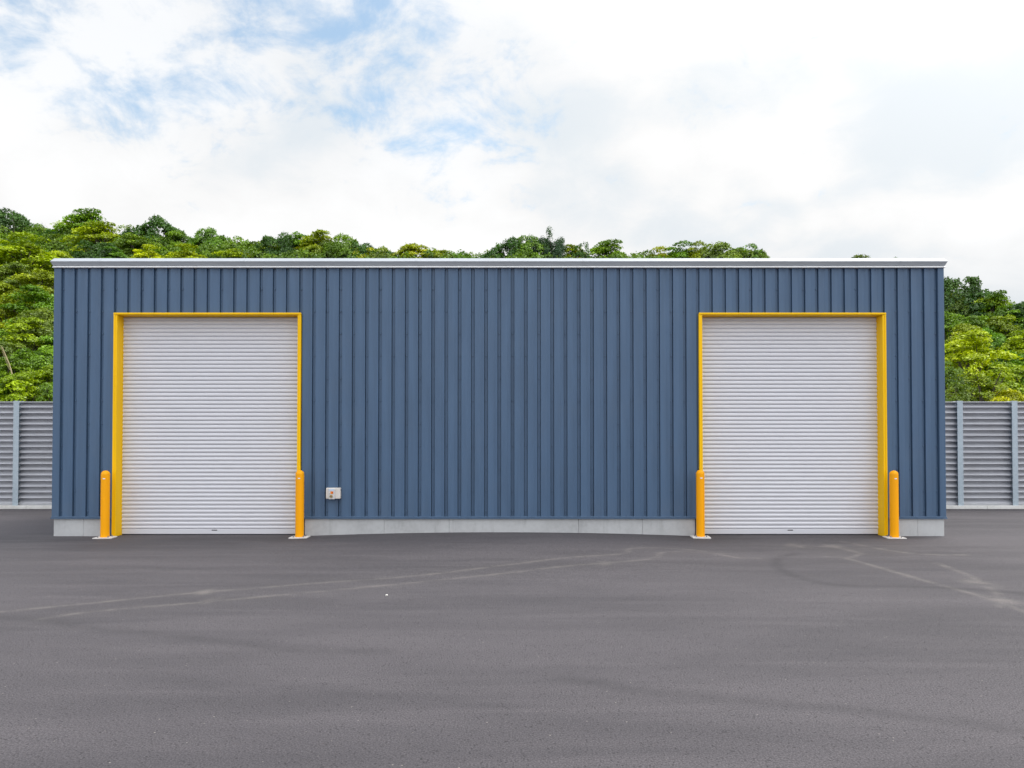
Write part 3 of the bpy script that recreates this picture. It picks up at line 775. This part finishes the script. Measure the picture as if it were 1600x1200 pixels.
VARS = {}
for style, count in (('spreading', 4), ('round', 4), ('loose', 2), ('pine', 1)):
    for v in range(count):
        rng = np.random.default_rng(100*len(style)+v)
        pads = crown_pads(style, rng)
        V, Fq, tint, spray = leaves(rng, pads, {'pine': 0.17, 'loose': 0.135}.get(style, 0.138), 0.22 if style == 'pine' else 0.52, 0.55 if style != 'round' else 0.5)
        cm = mesh_np('crown', V, Fq, M['leaf'], False, [('tint', 'FACE', tint), ('spray', 'FACE', spray)])
        tk = MB()
        top = np.array([rng.normal(0, 0.12), rng.normal(0, 0.12), 1.35])
        tk.tube([(0, 0, -0.35), (0.03, 0.02, 0.4), tuple(top*np.array([0.6, 0.6, 0.62])), tuple(top), tuple(top+np.array([0.05, 0.05, 1.1]))], [0.16, 0.125, 0.11, 0.095, 0.05], 7)
        pick = rng.permutation(len(pads))[:24 if style != 'loose' else 34]
        for q in pick:
            p = pads[q]; st = top*rng.uniform(0.75, 1.15)
            limb(tk, st, (p[0], p[1], p[2]-0.02), 0.045, 0.012, rng)
        bmesh.ops.recalc_face_normals(tk.bm, faces=tk.bm.faces)
        tm = bpy.data.meshes.new('trunk'); tk.bm.to_mesh(tm); tk.bm.free(); tm.materials.append(M['bark'])
        VARS.setdefault(style, []).append((cm, tm))

TREE_RGB = {'dark': (0.055, 0.135, 0.018), 'green': (0.122, 0.240, 0.008), 'olive': (0.140, 0.215, 0.020), 'yellow': (0.240, 0.330, 0.003), 'bright': (0.400, 0.450, 0.003), 'needle': (0.030, 0.072, 0.030)}
for i, (style, colour, x, y, gz, wd, ht, label) in enumerate(TREES):
    name = 'pine_tree' if style == 'pine' else 'broadleaf_tree'
    t = empty(name, (x, y, gz), label, 'tree', 'trees on the wooded hillside')
    cm, tm = VARS[style][i % len(VARS[style])]
    sx = wd/3.55; sz = ht/4.15
    k = 1.30 if y < 36 or x < -22 else 1.62   # the crest trees spread into one another
    t.scale = (sx*k, sx*k, sz); t.rotation_euler = (rnd.uniform(-0.05, 0.05), rnd.uniform(-0.05, 0.05), rnd.uniform(0, 6.28))
    c = link(bpy.data.objects.new('crown', cm), t)
    k = rnd.uniform(0.86, 1.16); rgb = TREE_RGB[colour]
    c.color = (rgb[0]*k*rnd.uniform(0.9, 1.1), rgb[1]*k, rgb[2]*k, 1)
    link(bpy.data.objects.new('trunk', tm), t)

# scrub that closes the gaps between the trees
rng = np.random.default_rng(5)
pads = []
while len(pads) < 4200:
    x = rng.uniform(-58, 40); y = rng.uniform(9.0, 56)
    d = y+13.9; u = x/d
    slope_end = (np.interp(x, HX, HZ)-0.2)/0.44+13.1
    if y > slope_end+3: continue
    near_ridge = y > slope_end-7
    if not near_ridge and -0.50 < u < 0.46: continue
    if u < -0.86 or u > 0.84: continue
    r = rng.uniform(0.4, 0.85)
    z = float(hill_z(x, y))+rng.uniform(-0.1, 0.9)*min(1.0, max(0.25, (y-9)/6))
    if near_ridge and x < 16: z += rng.uniform(0.0, 2.3)
    pads.append((x, y, z, r, r*0.6, 60+36*r, 0, -0.5, 0.9))
while len(pads) < 6600:                 # the crest, where the canopy closes against the sky
    x = rng.uniform(-46, 16.5)
    y = (np.interp(x, HX, HZ)-0.2)/0.44+13.1+rng.uniform(-3.5, 2.5)
    r = rng.uniform(0.4, 0.75)
    pads.append((x, y, float(hill_z(x, y))+rng.uniform(1.0, 3.5+0.3*math.sin(x*0.8)), r, r*0.6, 80+40*r, 0, -0.4, 0.9))
V, Fq, tint, spray = leaves(rng, pads, 0.21, 0.5, 0.5)
scrub = link(bpy.data.objects.new('undergrowth', mesh_np('undergrowth', V, Fq, M['leaf'], False, [('tint', 'FACE', tint), ('spray', 'FACE', spray)])))
scrub.color = (0.115, 0.210, 0.008, 1)
tag(scrub, 'dense green scrub filling the gaps between the hillside trees', 'undergrowth', kind='stuff')

# bare sapling on the skyline and a dry stalk low on the slope
rng = np.random.default_rng(8)
bt = MB()
def twig(p, d, ln, r, depth):
    q = p+d*ln
    m = (p+q)/2+rng.normal(0, 0.04*ln, 3)
    bt.tube([tuple(p), tuple(m), tuple(q)], [r, r*0.8, r*0.6], 4)
    if depth:
        for k in range(rng.integers(2, 4)):
            nd = d+rng.normal(0, 0.42, 3); nd /= np.linalg.norm(nd)
            twig(q if k else m, nd, ln*rng.uniform(0.55, 0.8), r*0.62, depth-1)
for k in range(5):
    d = np.array([rng.normal(0, 0.35), rng.normal(0, 0.2), 1.0]); d /= np.linalg.norm(d)
    twig(np.array([-1.0+0.6*k, 0, 0.0]), d, 2.2, 0.030, 4)
o = bt.build('bare_sapling', M['bark'], None)
o.location = (-40.9, 51.0, 16.6)
tag(o, 'bare twiggy sapling on the skyline left of the roof end', 'sapling')
sk = MB()
sk.tube([(0, 0, 0), (-0.22, 0, 0.75), (-0.52, 0, 1.45)], [0.028, 0.022, 0.012], 5)
for q in range(7):
    t = 0.35+q*0.1
    sk.tube([(-0.5*t, 0, 1.4*t), (-0.5*t-0.12, -0.05, 1.4*t+0.22)], [0.010, 0.004], 4)
o = sk.build('dry_grass_stalk', M['straw'], None)
o.location = (-20.15, 16.0, 4.20)
tag(o, 'pale dry grass stalk leaning on the slope at the left edge', 'grass stalk')

# pebble on the yard
st = bmesh.new(); bmesh.ops.create_icosphere(st, subdivisions=3, radius=0.016)
for v in st.verts:
    v.co *= 1+0.22*math.sin(v.co.x*170+1)*math.cos(v.co.y*150)
    v.co.z *= 0.6
me = bpy.data.meshes.new('pebble'); st.to_mesh(me); st.free(); me.materials.append(M['stone'])
o = link(bpy.data.objects.new('pebble', me)); o.location = (-1.436, -5.404, float(ground_z(np.array(-1.436), np.array(-5.404)))+0.007)
tag(o, 'small white pebble lying alone on the asphalt yard', 'pebble')

# ------------------------------------------------------------------ camera
cam = bpy.data.cameras.new('camera'); co = bpy.data.objects.new('camera', cam); link(co)
co.location = (0, -13.9, 1.75); co.rotation_euler = (R(91.0), 0, 0)
cam.sensor_width = 36; cam.lens = 36*1155/1600; cam.shift_y = 72/1600
cam.clip_start = 0.1; cam.clip_end = 3000
scene.camera = co

# ------------------------------------------------------------------ daylight: bright broken cloud, soft sun from the right
SUN_EL, SUN_AZ = R(60), R(63)
sd = Vector((math.cos(SUN_EL)*math.sin(SUN_AZ), math.cos(SUN_EL)*math.cos(SUN_AZ), math.sin(SUN_EL)))
sun = bpy.data.lights.new('sun', 'SUN'); sun.energy = 1.45; sun.angle = R(22); sun.color = (1.0, 0.95, 0.87)
so = link(bpy.data.objects.new('sun', sun)); so.rotation_euler = (-sd).to_track_quat('-Z', 'Y').to_euler(); so.location = (20, -30, 50)

wd_ = bpy.data.worlds.new('World'); scene.world = wd_; wd_.use_nodes = True
nt = wd_.node_tree; nt.nodes.clear()
out = N(nt, 'ShaderNodeOutputWorld')
sky = N(nt, 'ShaderNodeTexSky'); sky.sky_type = 'NISHITA'; sky.sun_disc = False
sky.sun_elevation = SUN_EL; sky.sun_rotation = SUN_AZ; sky.air_density = 1.0; sky.dust_density = 1.0; sky.ozone_density = 2.0
bg1 = N(nt, 'ShaderNodeBackground'); bg1.inputs['Strength'].default_value = 0.15
nt.links.new(mix(nt, 1.0, sky.outputs[0], (0.88, 1.12, 1.06), 'MULTIPLY'), bg1.inputs['Color'])
tc = N(nt, 'ShaderNodeTexCoord')
sep = N(nt, 'ShaderNodeSeparateXYZ'); nt.links.new(tc.outputs['Generated'], sep.inputs[0])
zc = math_(nt, 'MAXIMUM', sep.outputs['Z'], 0.0)
den = math_(nt, 'ADD', zc, 0.42)
cmb = N(nt, 'ShaderNodeCombineXYZ')
nt.links.new(math_(nt, 'DIVIDE', sep.outputs['X'], den), cmb.inputs['X']); nt.links.new(math_(nt, 'DIVIDE', sep.outputs['Y'], den), cmb.inputs['Y'])
cmb.inputs['Z'].default_value = 3.7
n_big = noise(nt, 2.6, 3, 0.5, cmb.outputs[0], 0.3)
n_mid = noise(nt, 9.0, 8, 0.62, cmb.outputs[0], 0.35)
n_sm = noise(nt, 22.0, 6, 0.6, cmb.outputs[0], 0.2)
puff = math_(nt, 'ADD', math_(nt, 'MULTIPLY', n_mid, 0.72), math_(nt, 'MULTIPLY', n_sm, 0.28))
# the cloud sheet breaks up towards the upper left
thin = math_(nt, 'MULTIPLY', ramp(nt, sep.outputs['Z'], 0.27, 0.45), ramp(nt, sep.outputs['X'], 0.20, -0.16))
thr = math_(nt, 'ADD', math_(nt, 'MULTIPLY', thin, 0.21), math_(nt, 'MULTIPLY', math_(nt, 'SUBTRACT', n_big, 0.5), 0.17))
cov = math_(nt, 'SUBTRACT', puff, math_(nt, 'ADD', thr, 0.22))
dens = math_(nt, 'MULTIPLY', ramp(nt, cov, -0.05, 0.19, 0.30, 1.0), math_(nt, 'SUBTRACT', 1.0, math_(nt, 'MULTIPLY', thin, 0.08)))
# cloud brightness: duller low down, brighter overhead and round the hidden sun
dotn = N(nt, 'ShaderNodeVectorMath', operation='DOT_PRODUCT'); nt.links.new(tc.outputs['Generated'], dotn.inputs[0]); dotn.inputs[1].default_value = sd
halo = math_(nt, 'MULTIPLY', math_(nt, 'POWER', math_(nt, 'MAXIMUM', dotn.outputs['Value'], 0.0), 8.0), 1.3)
elev = ramp(nt, sep.outputs['Z'], 0.45, 1.0, 0.0, 1.0)
n_sh = noise(nt, 2.2, 3, 0.5, cmb.outputs[0], 0.2)
shade = ramp(nt, math_(nt, 'ADD', math_(nt, 'MULTIPLY', n_mid, 0.18), math_(nt, 'MULTIPLY', n_sh, 0.82)), 0.38, 0.62, 0.93, 1.07)
lift = ramp(nt, sep.outputs['Z'], 0.02, 0.30, 0.87, 1.0)
stc = math_(nt, 'ADD', math_(nt, 'MULTIPLY', math_(nt, 'MULTIPLY', shade, lift), math_(nt, 'ADD', math_(nt, 'ADD', 0.750, math_(nt, 'MULTIPLY', elev, 0.9)), ramp(nt, sep.outputs['Y'], 0.2, -0.7, 0.0, 0.56))), halo)  # extra glow added to the unseen sky behind the camera, brightening upright faces
ccol = mix(nt, math_(nt, 'MULTIPLY', ramp(nt, sep.outputs['Z'], 0.03, 0.28), ramp(nt, shade, 0.92, 1.0)), (0.90, 0.955, 1.0), (1.0, 1.0, 1.0))
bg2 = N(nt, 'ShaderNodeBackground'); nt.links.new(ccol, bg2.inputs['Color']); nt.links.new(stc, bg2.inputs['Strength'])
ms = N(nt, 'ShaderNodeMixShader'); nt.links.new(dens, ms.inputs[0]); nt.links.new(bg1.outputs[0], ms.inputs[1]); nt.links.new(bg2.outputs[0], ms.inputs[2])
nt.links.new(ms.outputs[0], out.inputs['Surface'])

scene.render.engine = 'CYCLES'
scene.cycles.use_denoising = True
scene.cycles.max_bounces = 6; scene.cycles.transmission_bounces = 4; scene.cycles.diffuse_bounces = 4
scene.view_settings.view_transform = 'Standard'; scene.view_settings.look = 'None'
scene.view_settings.exposure = 0.35; scene.view_settings.gamma = 1.0; scene.view_settings.use_curve_mapping = False
